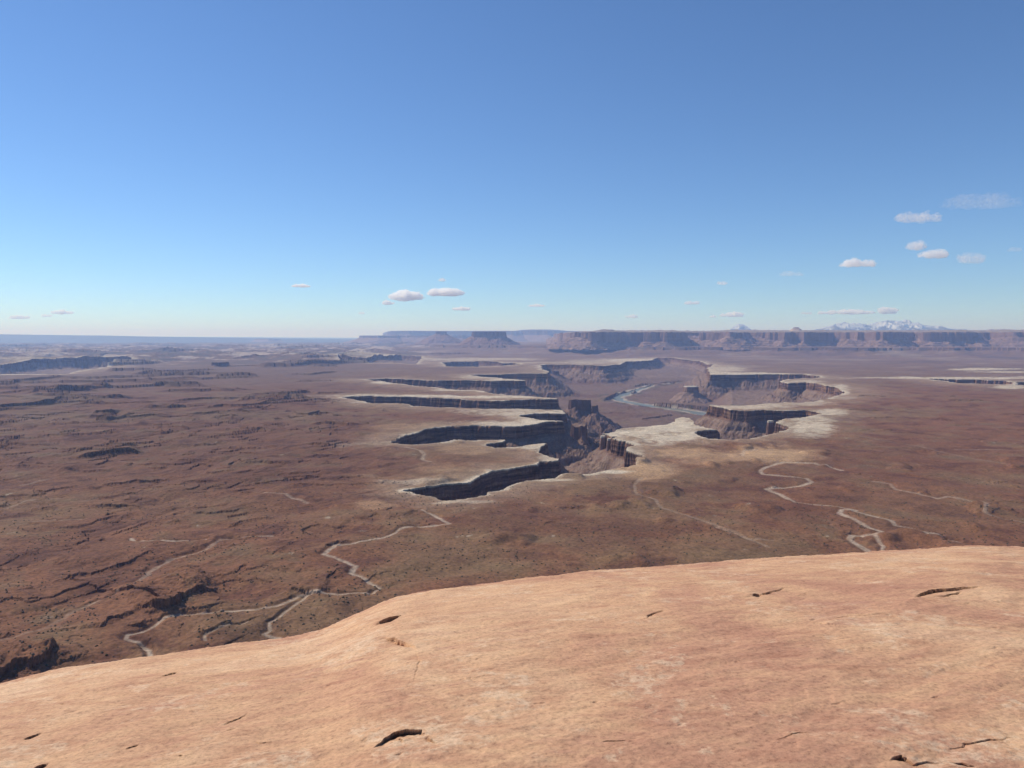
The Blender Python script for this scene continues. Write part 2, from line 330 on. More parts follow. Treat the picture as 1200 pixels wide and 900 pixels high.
def ground_height(X, Y):
    R = np.hypot(X, Y)
    # wander of the rims grows with distance, since far detail is coarser in the picture
    k = np.clip(R / 3000, 0.6, 4.0)
    wx = fbm(X, Y, 150, 4, .55, 1) * 26 * k ** .4 + fbm(X, Y, 34, 3, .6, 2) * 6
    wy = fbm(X, Y, 150, 4, .55, 3) * 30 * k ** .5 + fbm(X, Y, 34, 3, .6, 4) * 8
    XW, YW = X + wx, Y + wy
    h = np.full(X.shape, BENCH)
    # broad relief
    h = h + fbm(X, Y, 900, 3, .5, 5) * np.clip(R / 2500, .8, 3) * 7
    nearf = sstep(7000, 2500, R)
    px, py = proj(X, Y, np.full(X.shape, BENCH))
    left = sstep(620, 330, px) * sstep(440, 500, py)
    u = X * .42 + Y * .91; v = X * .91 - Y * .42
    uw = u + fbm(X, Y, 300, 3, .5, 11) * 90; vw = v + fbm(X, Y, 300, 3, .5, 12) * 90
    ridg = fbm(vw * 2.1, uw, 430, 5, .50, 6)
    h = h + fbm(X * .9 + Y * .25, Y, 260, 5, .5, 6) * (4 + 5 * nearf) * (1 - .5 * left) + ridg * (5 + 16 * left) * sstep(9000, 4000, R)
    h = h + fbm(X * .8 + Y * .3, Y, 120, 5, .58, 7, True) * (1.8 + 1.2 * left) * nearf + fbm(X, Y, 16, 4, .62, 8) * .8 * sstep(3500, 1200, R)
    mound = sstep(.22, .5, fbm(X, Y * .8, 170, 3, .5, 16)) * (1 - left) * sstep(3600, 2200, R); h = h + mound * 12
    # thin resistant beds make small treads and risers that follow the slopes
    n = fbm(X * .6 + Y * .2, Y, 420, 6, .58, 9)
    side = np.clip(sstep(560, 330, px) * sstep(418, 440, py), 0, 1) + 0.22 * sstep(900, 1050, px) + .12 * sstep(540, 600, py)
    stp = 6.0; q = (h + fbm(X, Y, 90, 4, .6, 17) * 3.0) / stp + n * 1.2; fr = q - np.floor(q)
    gate = sstep(-.05, .25, fbm(X, Y, 240, 4, .6, 10)) * np.clip(side, 0, 1) * np.clip(R / 2400, .45, 1.6) * sstep(6500, 3300, R)
    h = h + (sstep(0.80, 0.86, fr) - fr) * stp * .8 * gate
    # traced scarps
    for pts, hg in scarps:
        P = pix_poly(pts); pad = min(hg * 28, 1500)
        m = near_seg(X, Y, P, pad)
        if not m.any(): continue
        nr = sstep(5000, 2200, R[m])
        fw = .35 * sstep(9000, 3500, R[m])
        x, y = X[m] + wx[m] * fw + fbm(X[m], Y[m], 22, 4, .65, 14) * 9 * nr, Y[m] + wy[m] * fw + fbm(X[m], Y[m], 19, 4, .65, 15) * 12 * nr
        d, t, s = seg_dist(x, y, P, False)
        tp = sstep(0, .22, t) * sstep(1, .78, t)
        hg_ = hg * (1.0 if hg >= 14 else (.62 + .6 * min(1.0, max(0.0, (P[:, 1].mean() - 1500) / 3500))))
        up = np.exp(-(d / (hg * 9)) ** 1.3) * sstep(-1, 3, d * s)
        dn = 0.42 * np.clip(1 - d / (hg * 1.1), 0, 1)
        sc = max(50., P[:, 1].mean() * .05); hh = hg_ * (1 + (.9 if sc < 80 else .5) * fbm(x, y, sc, 3, .5, 13))
        h[m] += hh * tp * np.where(s > 0, dn * 0 + np.maximum(up, 0.30 * np.exp(-d)), dn * (1 + .3 * (R[m] > 4000)))
    # washes cut shallow beds
    wash = np.zeros(X.shape)
    for pts, w, st in washes:
        P = pix_poly(pts); m = near_seg(X, Y, P, 60)
        if not m.any(): continue
        x, y = X[m] + wx[m] * .06 + fbm(X[m], Y[m], 40, 2, .5, 21) * 2.5, Y[m] + wy[m] * .06
        d, t, s = seg_dist(x, y, P, False)
        ww = w * (1.25 if P[:, 0].mean() > 0 else 1.05) * (1 + .7 * fbm(x, y, 60, 3, .6, 22))
        wash[m] = np.maximum(wash[m], st * sstep(ww * 1.7, ww * .5, d) * (.85 + .5 * fbm(x, y, 25, 3, .6, 23)))
        h[m] -= 2.6 * sstep(ww * 4, ww, d) * min(1, st + .3)
    # lower bench under the mesas
    lb = sdf(X + fbm(X, Y, 900, 4, .6, 31) * 420, Y + fbm(X, Y, 900, 4, .6, 32) * 420, LB, 3500)
    top = -212 + fbm(X, Y, 1500, 3, .5, 33) * 14
    out = np.clip(-lb - 6, 0, None)
    lbh = np.where(lb > 0, top, top - 48 * sstep(0, 6, -lb) - 150 * (1 - np.exp(-out / 700)) + fbm(X, Y, 250, 3, .6, 34, True) * 12 * sstep(0, 300, out) * sstep(3000, 900, out))
    lbw = sstep(-3300, -600, lb)
    h = np.where(lb > -3400, h + (np.maximum(lbh, h) - h) * np.clip(lbw * 1.3, 0, 1), h)
    # far broken country and the long plateau behind it
    bad = sstep(10500, 14000, R) * sstep(520, 440, px)
    bad = np.maximum(bad, sstep(22000, 26000, R))
    h = h + bad * (fbm(X, Y, 2600, 6, .62, 41, True) * 120 + 10 + fbm(X, Y, 700, 4, .6, 42) * 60) * (1 - sstep(-600, 0, lb))
    ys = np.interp(px, [-400, 0, 120, 300, 420, 1600], [391.5, 392.5, 393.6, 396.2, 397.5, 394.5])
    pz = -(ys - HY) / F * 62000
    pe = 52000 + fbm(X, Y * .5, 9000, 4, .5, 43) * 3500
    h = np.where(R > 30000, h + (pz + (R - 60000) * .0006 * np.clip(1, 0, 1) - h) * sstep(pe - 3500, pe + 1500, R), h)
    # canyons
    depth = np.zeros(X.shape); sd = np.full(X.shape, -3000.0)
    for nm, pts, fl_ in holes:
        P = pix_poly(pts); s = sdf(XW, YW, P, 1500)
        if nm == 'main':
            t2 = fbm(X, Y, 420, 3, .5, 51)
            cliff = 50 + 10 * t2 - 10 * sstep(9000, 10500, R)
        else: cliff = 46.0
        inn = s > 0
        gull = fbm(X, Y, 85, 4, .6, 52, True)
        tal = .60 * np.clip(s - 7, 0, None) + gull * 13 * sstep(5, 60, s)
        step2 = 16 * sstep(0.5, 0.6, (np.clip(s - 7, 0, None) * .6 / 55.0) % 1.0)
        dr = 10 * sstep(0, 1.5, s) + (cliff - 10) * sstep(2.2, 6.5, s) + np.clip(tal + step2 * .6, 0, None)
        floor_ = fl_ - (np.maximum(95 * sstep(9700, 11300, R), 80 * sstep(835, 860, px) * sstep(4300, 4900, R)) if nm == 'main' else 0) + fbm(X, Y, 260, 5, .55, 53) * 13 + fbm(X, Y, 60, 3, .6, 54, True) * 4
        dr = np.where(dr > floor_ - 20, floor_ - 20 + 20 * (1 - np.exp(-np.clip(dr - floor_ + 20, 0, None) / 20)), dr)
        dr = np.where(inn, np.minimum(dr, floor_), 0)
        depth = np.maximum(depth, dr); sd = np.maximum(sd, s)
    h = h * 1.0 - depth
    # river bed and low banks on the floor
    dR, tR, sR = np.full(X.shape, 1e9), None, None
    m = near_seg(X, Y, RIV, 900)
    if m.any():
        d, t, s = seg_dist(X[m] + wx[m] * .5, Y[m] + wy[m] * .5, RIV, False)
        hw = np.interp(t, [0, .2, .45, .6, .8, 1], RIVW)
        dR[m] = d - hw
        e = sstep(90, -5, d - hw)
        h[m] = np.where(depth[m] > 120, h[m] * (1 - e) + e * np.where(d < hw, -628, np.minimum(h[m], -612)), h[m])
    for pts, hg in basin_scarps:
        P = pix_poly(pts, -612); pad = hg * 22
        m = near_seg(X, Y, P, pad) & (depth > 150)
        if not m.any(): continue
        x, y = X[m] + wx[m] * .35, Y[m] + wy[m] * .35
        d, t, s = seg_dist(x, y, P, False); tp = sstep(0, .1, t) * sstep(1, .9, t)
        up = np.exp(-(d / (hg * 8)) ** 1.3)
        h[m] += sstep(-2, 8, dR[m]) * hg * tp * np.where(s > 0, up, .25 * np.clip(1 - d / (hg * 1.6), 0, 1))
    return h, depth, sd, wash, dR, px, py, n

RIVW = [25, 32, 52, 40, 52, 85]
RIV = pix_poly([(790,450.5),(765,452.5),(752,455.8),(735,461.5),(722,466.2),(727,469.8),(745,473.2),(770,477),(800,481.5),(830,486),(875,492)], -622)

def ground_albedo(X, Y, h, depth, sd, wash, dR, px, py, n):
    R = np.hypot(X, Y)
    red = np.array([.190, .084, .043]); brown = np.array([.195, .110, .057]); maroon = np.array([.112, .047, .028])
    olive = np.array([.165, .110, .058]); pale = np.array([.56, .47, .35]); sand = np.array([.44, .28, .155]); washc = np.array([.43, .335, .25])
    def mixc(c, t, w): w = (np.clip(w, 0, 1) * np.ones(len(c)))[:, None]; return c * (1 - w) + t * w
    a1 = fbm(X * .8, Y, 700, 5, .6, 61); a2 = fbm(X, Y, 160, 5, .62, 62); a3 = fbm(X, Y * 1.0, 45, 4, .65, 63)
    c = np.tile(red, (len(X), 1))
    c = mixc(c, brown, sstep(-.15, .35, a1 + .5 * a2))
    c = mixc(c, olive, .5 * sstep(.1, .5, a2 + .4 * a3 - .3 * a1))
    c = mixc(c, maroon, .8 * sstep(.05, .35, -a2 + .4 * a3))
    # paler far plains; buff streaks in the broken country
    c = mixc(c, np.array([.175, .115, .085]), .6 * sstep(3500, 9000, R) * sstep(470, 440, py))
    b1 = fbm(X, Y, 1300, 6, .7, 64)
    c = mixc(c, np.array([.46, .36, .29]), .95 * sstep(.04, .16, b1) * sstep(9500, 13000, R) * sstep(560, 430, px) * sstep(40000, 25000, R))
    c = mixc(c, np.array([.12, .10, .08]), .8 * sstep(.03, .2, -b1) * sstep(9500, 13000, R) * sstep(560, 430, px))
    c = mixc(c, np.array([.055, .06, .045]), sstep(36000, 46000, R))
    b2 = fbm(X * .7, Y, 1100, 6, .68, 69); fr_ = sstep(7000, 11000, R) * sstep(540, 640, px)
    c = mixc(c, np.array([.27, .20, .15]), .6 * fr_ * sstep(.05, .3, b2)); c = mixc(c, np.array([.10, .062, .05]), .65 * fr_ * sstep(.05, .3, -b2))
    dv = sstep(640, 300, px + 120 * a1) * sstep(640, 520, py + 40 * a2); c = c * (1 - .20 * dv)[:, None]   # desert varnish and dark soil crust
    # small bright bare spots
    c = mixc(c, pale * .8, .5 * sstep(.52, .62, a3 + .35 * a2) * sstep(6000, 1500, R))
    # bare white rim along the canyon edges
    o = np.clip(-sd, 0, None)
    rimn = fbm(X, Y, 110, 4, .6, 65)
    wid = np.clip(R / 3000, .8, 3.0) * 32 * (1 + .7 * fbm(X, Y, 500, 3, .5, 68))
    c = mixc(c, np.array([.33, .235, .155]), np.where(sd <= 0, .6 * sstep(230, 10, o / np.clip(R / 3000, .7, 2) + rimn * 110 + a3 * 40), 0))
    c = mixc(c, pale, np.where(sd <= 0, .9 * sstep(wid * 1.2, wid * .1, o + (rimn + .25) * wid * 1.5), 0) * sstep(2800, 2200, o))
    # patches
    for (cx, cy, rx, ry, tone, st) in patches:
        if rx == 0: continue
        m = (np.abs(px - cx) < rx * 1.9) & (np.abs(py - cy) < ry * 2.2)
        if not m.any(): continue
        q = np.sqrt(((px[m] - cx) / rx) ** 2 + ((py[m] - cy) / ry) ** 2) + .55 * a2[m] + .45 * a3[m]
        t = [pale, sand, maroon, olive][tone]; st = st * (.6 if tone == 3 else 1)
        w = st * sstep(1.35, .55, q)
        if tone == 0: w = w * (1 - .6 * sstep(-.05, .4, a3[m] + a2[m] * .7))
        w = w * (sd[m] <= 1)
        c[m] = mixc(c[m], t, w)
    c = mixc(c, washc, wash * (1 + .25 * a3))
    # canyon walls and floor
    bed = fbm(X * 0 + h / 1.0, h * 0 + X * .004, 26, 3, .6, 66)
    wallc = np.tile(np.array([.15, .082, .058]), (len(X), 1)); wallc = mixc(wallc, np.array([.21, .13, .095]), sstep(-.1, .35, bed)); wallc = mixc(wallc, np.array([.085, .045, .036]), sstep(.0, .4, -bed))
    talc = np.tile(np.array([.155, .092, .064]), (len(X), 1)); talc = mixc(talc, np.array([.225, .16, .12]), sstep(-.1, .4, fbm(X, Y, 60, 4, .6, 67) + .2)); talc = mixc(talc, wallc, .35)
    flc = np.tile(np.array([.165, .098, .070]), (len(X), 1)); flc = mixc(flc, olive, .6 * sstep(-.1, .4, a2)); flc = mixc(flc, maroon, .6 * sstep(0, .4, -a1 - .3 * a3))
    q = depth
    cc = mixc(wallc, talc, sstep(52, 66, q)); cc = mixc(cc, flc, sstep(165, 215, q))
    c = np.where((q > .5)[:, None], pale[None, :] * .85, c)
    bank = (depth > 120) & (dR < 60) & (dR > -5) & (h < -606)
    cc[bank] = mixc(cc[bank], np.array([.40, .34, .27]), sstep(60, 20, dR[bank]) * sstep(-.2, .3, a2[bank] + .25))
    green = (depth > 120) & (dR > 40) & (dR < 150)
    cc[green] = mixc(cc[green], np.array([.07, .068, .05]), .55 * sstep(-.1, .2, a2[green]))
    return np.clip(c, 0.01, .85), np.clip(cc, .01, .85)

def build_ground():
    rows = np.concatenate([np.arange(1100, 830, -15), np.arange(830, 600, -.62), np.arange(600, 490, -.45), np.arange(490, 430, -.2), np.arange(430, 409, -.1), np.arange(409, 404, -.045), np.arange(404, 402, -.15), np.arange(402, 397.6, -.12)])
    R = 380.0 / np.tan(np.arctan((rows - 450) / F) + PITCH)
    R = np.concatenate([[60], R, [125000, 160000]])
    cols = np.concatenate([np.arange(-900, -40, 8), np.arange(-40, 1240, .95), np.arange(1240, 2100, 8)])
    az = np.arctan((cols - 600) / F)
    A, RR = np.meshgrid(az, R); 
    # rings are cut square to the view so that each is one picture row wide
    X = (np.tan(A) * RR).ravel(); Y = RR.ravel()
    h, depth, sd, wash, dR, px, py, n = ground_height(X, Y)
    alb, alb2 = ground_albedo(X, Y, h, depth, sd, wash, dR, px, py, n)
    V = np.stack([X, Y, h], 1)
    Fc = grid_faces(len(R), len(cols))
    # skirt of flat ground behind and beside, so that the sheet is complete
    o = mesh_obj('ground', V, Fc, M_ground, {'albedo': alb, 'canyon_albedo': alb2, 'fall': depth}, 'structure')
    return V
GV = build_ground()

# ------------------------------------------------------------------ river
def river():
    m, N, L, b = new_mat('river_water', 0.35)
    b.inputs['Base Color'].default_value = (.15, .15, .105, 1); b.inputs['Specular IOR Level'].default_value = .08
    bp = N.new('ShaderNodeBump'); bp.inputs['Strength'].default_value = .25; bp.inputs['Distance'].default_value = .4
    n = noise_node(N, L, .08, 4, .6, mapping(N, L, (1, 1, 1))); L.new(n.outputs[0], bp.inputs['Height']); L.new(bp.outputs[0], b.inputs['Normal'])
    P = RIV; S = np.concatenate([[0], np.cumsum(np.hypot(*np.diff(P, axis=0).T))]); t = np.linspace(0, 1, 80)
    x = np.interp(t * S[-1], S, P[:, 0]); y = np.interp(t * S[-1], S, P[:, 1])
    for _ in range(4):
        x[1:-1] = (x[:-2] + 2 * x[1:-1] + x[2:]) / 4; y[1:-1] = (y[:-2] + 2 * y[1:-1] + y[2:]) / 4
    dx, dy = np.gradient(x), np.gradient(y); l = np.hypot(dx, dy); nx, ny = -dy / l, dx / l
    w = np.interp(t, [0, .2, .45, .6, .8, 1], RIVW) + 8
    V = []
    for k in (-1, 0, 1): V.append(np.stack([x + nx * w * k, y + ny * w * k, np.full(80, -621.0)], 1))
    V = np.concatenate(V); i = np.arange(79)
    Fc = np.concatenate([np.stack([i, i + 1, i + 81, i + 80], 1), np.stack([i + 80, i + 81, i + 161, i + 160], 1)])
    mesh_obj('river', V, Fc, m, None, 'structure')
river()

# ------------------------------------------------------------------ mesas, buttes and towers
M_mesa = cliff_material('red_mesa_rock', (.26, .20, .16), (.26, .16, .12), (.17, .10, .078), (.24, .155, .12))
M_butte = cliff_material('dark_butte_rock', (.18, .12, .09), (.17, .09, .065), (.09, .05, .04), (.19, .11, .085))
M_knob = cliff_material('pale_knob_rock', (.55, .42, .32), (.52, .39, .30), (.42, .30, .23), (.52, .39, .30))
M_far = cliff_material('far_mesa_rock', (.16, .13, .10), (.26, .15, .11), (.16, .09, .07), (.19, .12, .095))
M_block = cliff_material('dark_bench_rock', (.20, .13, .095), (.16, .09, .065), (.085, .048, .038), (.20, .125, .09))
M_rim = cliff_material('white_rim_rock', (.50, .43, .335), (.27, .165, .12), (.15, .085, .065), (.235, .155, .115), 6.0)

def landform(name, P, top, cliff, foot, mat, slope=.62, warp=(300, 60), flute=(60, 10), res=(.9, 12), pad=None, rise=0.0, rough=0.0, kind=None, steps=0, var=.25, crown=.04, col_range=None, seed=0, back=None):
    """flat-topped rock mass: cap, cliff with flutes, talus down to below 'foot' (z)"""
    P = np.asarray(P, float)
    pad = pad or (top - cliff - foot) / slope * 1.15 + warp[1]
    x0, x1, y0, y1 = P[:, 0].min() - pad, P[:, 0].max() + pad, P[:, 1].min() - pad, P[:, 1].max() + pad
    if back: y1 = back
    Dm = max(y0, 50)
    ny = max(12, int((y1 - y0) / res[1])); 
    if back: 
        yn = np.arange(y0, y0 + res[2], res[1]); ys = np.concatenate([yn, np.linspace(yn[-1], y1, 40)[1:]])
    else: ys = np.linspace(y0, y1, ny)
    u0, u1 = min(x0 / Dm, x0 / y1), max(x1 / Dm, x1 / y1)
    if col_range: u0, u1 = [(c - 600) / F for c in col_range]
    nx = max(16, int((u1 - u0) * F / res[0])); us = np.linspace(u0, u1, nx)
    U, YY = np.meshgrid(us, ys); X = (U * YY).ravel(); Y = YY.ravel()
    s = sdf(X + fbm(X, Y, warp[0], 4, .55, 70 + seed) * warp[1] + fbm(X, Y, flute[0], 3, .6, 71 + seed) * flute[1],
            Y + fbm(X, Y, warp[0], 4, .55, 72 + seed) * warp[1] + fbm(X, Y, flute[0], 3, .6, 73 + seed) * flute[1], P, pad * 2)
    o = np.clip(-s, 0, None)
    cl = cliff * (1 + var * np.clip(fbm(X, Y, warp[0] * 1.3, 3, .55, 77 + seed) * 1.8, -1, .35))
    cw = cliff * .09
    fall = cl * (.45 * sstep(0, cw * .55, o) + .55 * sstep(cw * .6, cw, o)) + np.clip(o - cw, 0, None) * slope
    if steps:
        qq = (fall + fbm(X, Y, 1200, 3, .5, 78 + seed) * 20) / steps; ff = qq - np.floor(qq); fall = fall + np.where(o > cw, (sstep(.35, .55, ff) - ff) * steps * .55, 0)
    fall = fall + sstep(cw, cw + 60, o) * fbm(X, Y, cliff * 1.3, 4, .6, 74 + seed, True) * cliff * .10
    tz = top + rise * np.clip(s, 0, None) + rough * (fbm(X, Y, 1500, 5, .6, 75 + seed) + .3) * sstep(0, 400, s) + fbm(X, Y, cliff * .8, 4, .6, 76 + seed) * cliff * crown
    Z = tz - fall
    steep = 1 - sstep(cw * .9, cw * 1.6, o)
    Fc = grid_faces(len(ys), nx)
    keep = (Z[Fc] > foot - 12).any(1) | (s[Fc] > 0).any(1)
    Fc = Fc[keep]
    V, Fc, at_ = compact(np.stack([X, Y, np.maximum(Z, foot - 40)], 1), Fc, {'fall': fall, 'steep': steep})
    return mesh_obj(name, V, Fc, mat, at_, kind)

def box_poly(pxl, pxr, D, depth, skew=0):      # an irregular lozenge at distance D
    xl, xr = (pxl - 600) / F * D, (pxr - 600) / F * D; w = xr - xl
    return [(xl, D + .35 * depth), (xl + .12 * w, D + .08 * depth), (xl + .45 * w, D), (xl + .8 * w, D + .06 * depth + skew), (xr, D + .3 * depth),
            (xr - .05 * w, D + .8 * depth), (xl + .6 * w, D + depth), (xl + .15 * w, D + .85 * depth)]
def zat(py, D): return -(py - HY) / F * D

# main red mesa across the right half of the skyline
mesa_front = [(655,27),(658,22),(664,19.5),(672,17.6),(682,16.8),(700,16.2),(722,16.6),(735,17.5),(750,17.0),(770,16.5),(788,16.3),(800,17.5),(812,18.0),(828,16.9),(856,16.3),(862,17.2),(880,18),(905,17.5),
 (925,16.6),(945,16.4),(952,17.5),(975,18.0),(990,17.3),(1005,16.7),(1028,16.5),(1042,16.3),(1050,17.3),(1065,17.8),(1075,17.0),(1100,16.6),(1130,16.5),(1142,17.6),(1160,17.8),(1170,17.2),(1200,16.9),(1215,17.6),(1240,17.2),(1300,16.8),(1500,17),(1650,30),(660,34)]
mesa = landform('mesa', km_poly(mesa_front), 108, 155, -250, M_mesa, warp=(1500, 620), flute=(330, 130), slope=.42, res=(.8, 14, 3800), rise=.011, rough=75, var=.8, crown=.12, steps=38, kind='structure', col_range=(640, 1330), back=31000, seed=0)

B = []
def butte(label, cat, *a, **k):
    o = landform(*a, **k); tag(o, label, cat); B.append(o); return o
butte('large flat-topped dark butte with sloping red skirts, alone near the middle of the skyline', 'butte', 'butte', box_poly(552, 592, 20600, 900), zat(388.6, 20800), 135, -230, M_butte, warp=(260, 60), flute=(90, 22), res=(.5, 14), slope=.55, var=.2, crown=.05, seed=3)
butte('small hazy blue pointed butte just left of the large flat-topped butte', 'butte', 'butte', box_poly(510, 523, 26000, 420), zat(388.3, 26000), 80, -235, M_butte, warp=(300, 90), flute=(90, 20), res=(.5, 30), slope=.5, seed=4)
butte('pale rounded rock knob standing on the rim of the far red mesa', 'rock knob', 'rock_dome', box_poly(929.5, 936, 18300, 110), zat(383.6, 18300), 22, zat(389.5, 18300) - 60, M_knob, warp=(120, 30), flute=(40, 14), res=(.3, 8), slope=.62, crown=.35, seed=5)
butte('white-capped lone butte on a cone of rubble, above the river bend', 'butte', 'butte', box_poly(803, 820, 7250, 150), zat(453.2, 7250), 58, -625, M_rim, warp=(80, 16), flute=(24, 6), res=(.35, 5), seed=6)
butte('dark square rock block off the end of the light bench left of the river', 'rock block', 'butte', box_poly(667, 693, 5000, 110), zat(469, 5000), 66, -618, M_block, warp=(60, 12), flute=(18, 6), res=(.3, 3), crown=.16, var=.3, seed=7)
butte('short ragged rock hump at the right foot of the dark square block', 'rock hump', 'butte', box_poly(695, 701, 4950, 60), zat(476, 4950), 45, -618, M_block, warp=(50, 16), flute=(20, 8), res=(.3, 3), crown=.3, seed=8)
butte('dark blocky buttress ending the long shadowed promontory left of the river', 'rock buttress', 'rock_buttress', box_poly(671, 688, 3560, 110), zat(499.5, 3560), 72, -600, M_block, warp=(45, 20), flute=(18, 8), res=(.35, 2.5), crown=.22, var=.5, seed=9)
butte('small capped butte with dark skirts in the far canyon, below the thin blue wall', 'butte', 'butte', box_poly(648, 655, 10100, 90), zat(434.8, 10100), 45, -625, M_block, warp=(90, 16), flute=(30, 8), res=(.35, 9), slope=.5, crown=.1, seed=10)
butte('low dark table butte on the left plain, below the pale badlands', 'butte', 'butte', box_poly(244, 262, 9700, 260), zat(424.6, 9700), 38, -385, M_block, warp=(120, 26), flute=(30, 8), res=(.4, 10), slope=.5, crown=.1, seed=11)
butte('tall leaning rock tower, left one of the two on the rim of the pale bench', 'rock tower', 'rock_tower', box_poly(704.5, 710.5, 2925, 24), -383, 62, -520, M_rim, warp=(20, 2), flute=(8, 2), res=(.25, .9), slope=.8, seed=12)
butte('shorter rock tower, right one of the two on the rim of the pale bench', 'rock tower', 'rock_tower', box_poly(712.5, 719, 2860, 22), -385, 58, -520, M_rim, warp=(20, 2), flute=(8, 2), res=(.25, .9), slope=.8, seed=13)
butte('single square rock tower in the right-hand canyon, topped with white rock', 'rock tower', 'rock_tower', box_poly(901.8, 908.8, 3440, 30), -382, 64, -520, M_rim, warp=(20, 2), flute=(8, 2), res=(.25, 1.1), slope=.8, seed=14)

landform('mesa', km_poly([(452,60),(455,46),(460,41),(480,40),(520,41.5),(560,41),(600,40.5),(612,41.5),(640,40),(655,41),(690,42),(760,46),(760,60)]), zat(387.8, 41000), 190, -330, M_far, warp=(1500, 350), flute=(300, 90), res=(.5, 60), kind='structure', slope=.4, seed=20)
landform('mesa', km_poly([(600,62),(612,49),(622,47),(644,47),(652,49),(670,62)]), zat(386.2, 47000), 160, 120, M_far, warp=(900, 200), flute=(300, 60), res=(.5, 80), kind='structure', slope=.4, seed=21)
landform('mesa', km_poly([(426,52),(424,35),(440,33),(470,34),(500,33.5),(540,34),(560,40),(560,52)]), zat(393.2, 34000), 90, -330, M_far, warp=(1500, 400), flute=(300, 90), res=(.5, 60), kind='structure', slope=.35, seed=22)
landform('mesa', km_poly([(300,47),(303,44),(316,43.5),(326,44),(328,47)]), zat(397.2, 44000), 60, -330, M_far, warp=(900, 150), flute=(300, 60), res=(.5, 60), kind='structure', slope=.4, seed=23)

# snowy mountains
def mountains(px0, px1, D, peaks, name='mountain_range'):
    m, N, L, b = new_mat('snowy_mountain')
    a = N.new('ShaderNodeAttribute'); a.attribute_name = 'albedo'; L.new(a.outputs[0], b.inputs['Base Color'])
    us = np.linspace((px0 - 600) / F, (px1 - 600) / F, int((px1 - px0) / .5)); ys = np.linspace(D - 4000, D + 5000, 110)
    U, YY = np.meshgrid(us, ys); X = (U * YY).ravel(); Y = YY.ravel()
    px = 600 + F * X / Y
    prof = np.interp(px, [p for p, _ in peaks], [zat(y, D) for _, y in peaks])
    e = 1 - np.abs((Y - D) / 4600) ** 1.5
    r = fbm(X, Y, 1500, 6, .6, 81, True)
    Z = -300 + (prof + 300) * np.clip(e, 0, 1) * (0.80 + .34 * r)
    snow = sstep(420, 620, Z + fbm(X, Y, 600, 6, .7, 82) * 620)
    c = np.array([.09, .09, .09])[None] * (1 - snow[:, None]) + np.array([.52, .54, .58])[None] * snow[:, None]
    mesh_obj(name, np.stack([X, Y, Z], 1), grid_faces(len(ys), len(us)), m, {'albedo': c}, 'structure')
mountains(940, 1165, 45000, [(940, 390), (960, 386), (975, 381), (990, 378.5), (1005, 379.5), (1020, 380), (1035, 376.5), (1046, 377.5), (1060, 376.5), (1075, 379), (1090, 381.5), (1110, 384), (1135, 387), (1165, 392)])
mountains(848, 890, 47000, [(848, 392), (858, 384), (866, 380.5), (875, 383), (890, 392)])

# ------------------------------------------------------------------ scrub on the near plain
def scrub():
    m, N, L, b = new_mat('scrub_leaves')
    n = noise_node(N, L, .03, 3, .5, mapping(N, L, (1, 1, 1))); r = ramp(N, L, n.outputs[0], [(.3, (.045, .045, .028)), (.7, (.095, .085, .055))]); L.new(r.outputs[0], b.inputs['Base Color'])
    rng = np.random.RandomState(3); nn = 26000
    q = rng.rand(nn); py = 800 - (800 - 560) * q ** .8; px = rng.rand(nn) * 1360 - 80
    x, y = on(px, py, BENCH)
    # sit on the ground mesh by a bilinear look-up of the height function
    h = ground_height(x, y); z = h[0]; dens = fbm(x, y, 130, 4, .6, 91) + .25
    k = (dens > rng.rand(nn) * .6) & (h[1] <= 0) & (h[3] < .1)
    x, y, z = x[k], y[k], z[k]; c = len(x); s = (.5 + rng.rand(c) ** 2 * 1.5)
    th = np.linspace(0, 2 * np.pi, 6)[:-1]
    V = []
    jit = lambda: .75 + .5 * rng.rand(c)
    for t in th: j = jit(); V.append(np.stack([x + s * np.cos(t) * j, y + s * np.sin(t) * j, z + s * .35 * jit()], 1))
    V.append(np.stack([x + s * .1, y, z + s * 1.0], 1)); V.append(np.stack([x, y, z - s * .5], 1))
    V = np.stack(V, 1).reshape(-1, 3); base = np.arange(c) * 7
    Fs = []
    for i in range(5):
        j = (i + 1) % 5; Fs.append(np.stack([base + i, base + j, base + 5], 1)); Fs.append(np.stack([base + j, base + i, base + 6], 1))
    mesh_obj('desert_scrub', V, np.concatenate(Fs), m, None, 'stuff')
scrub()

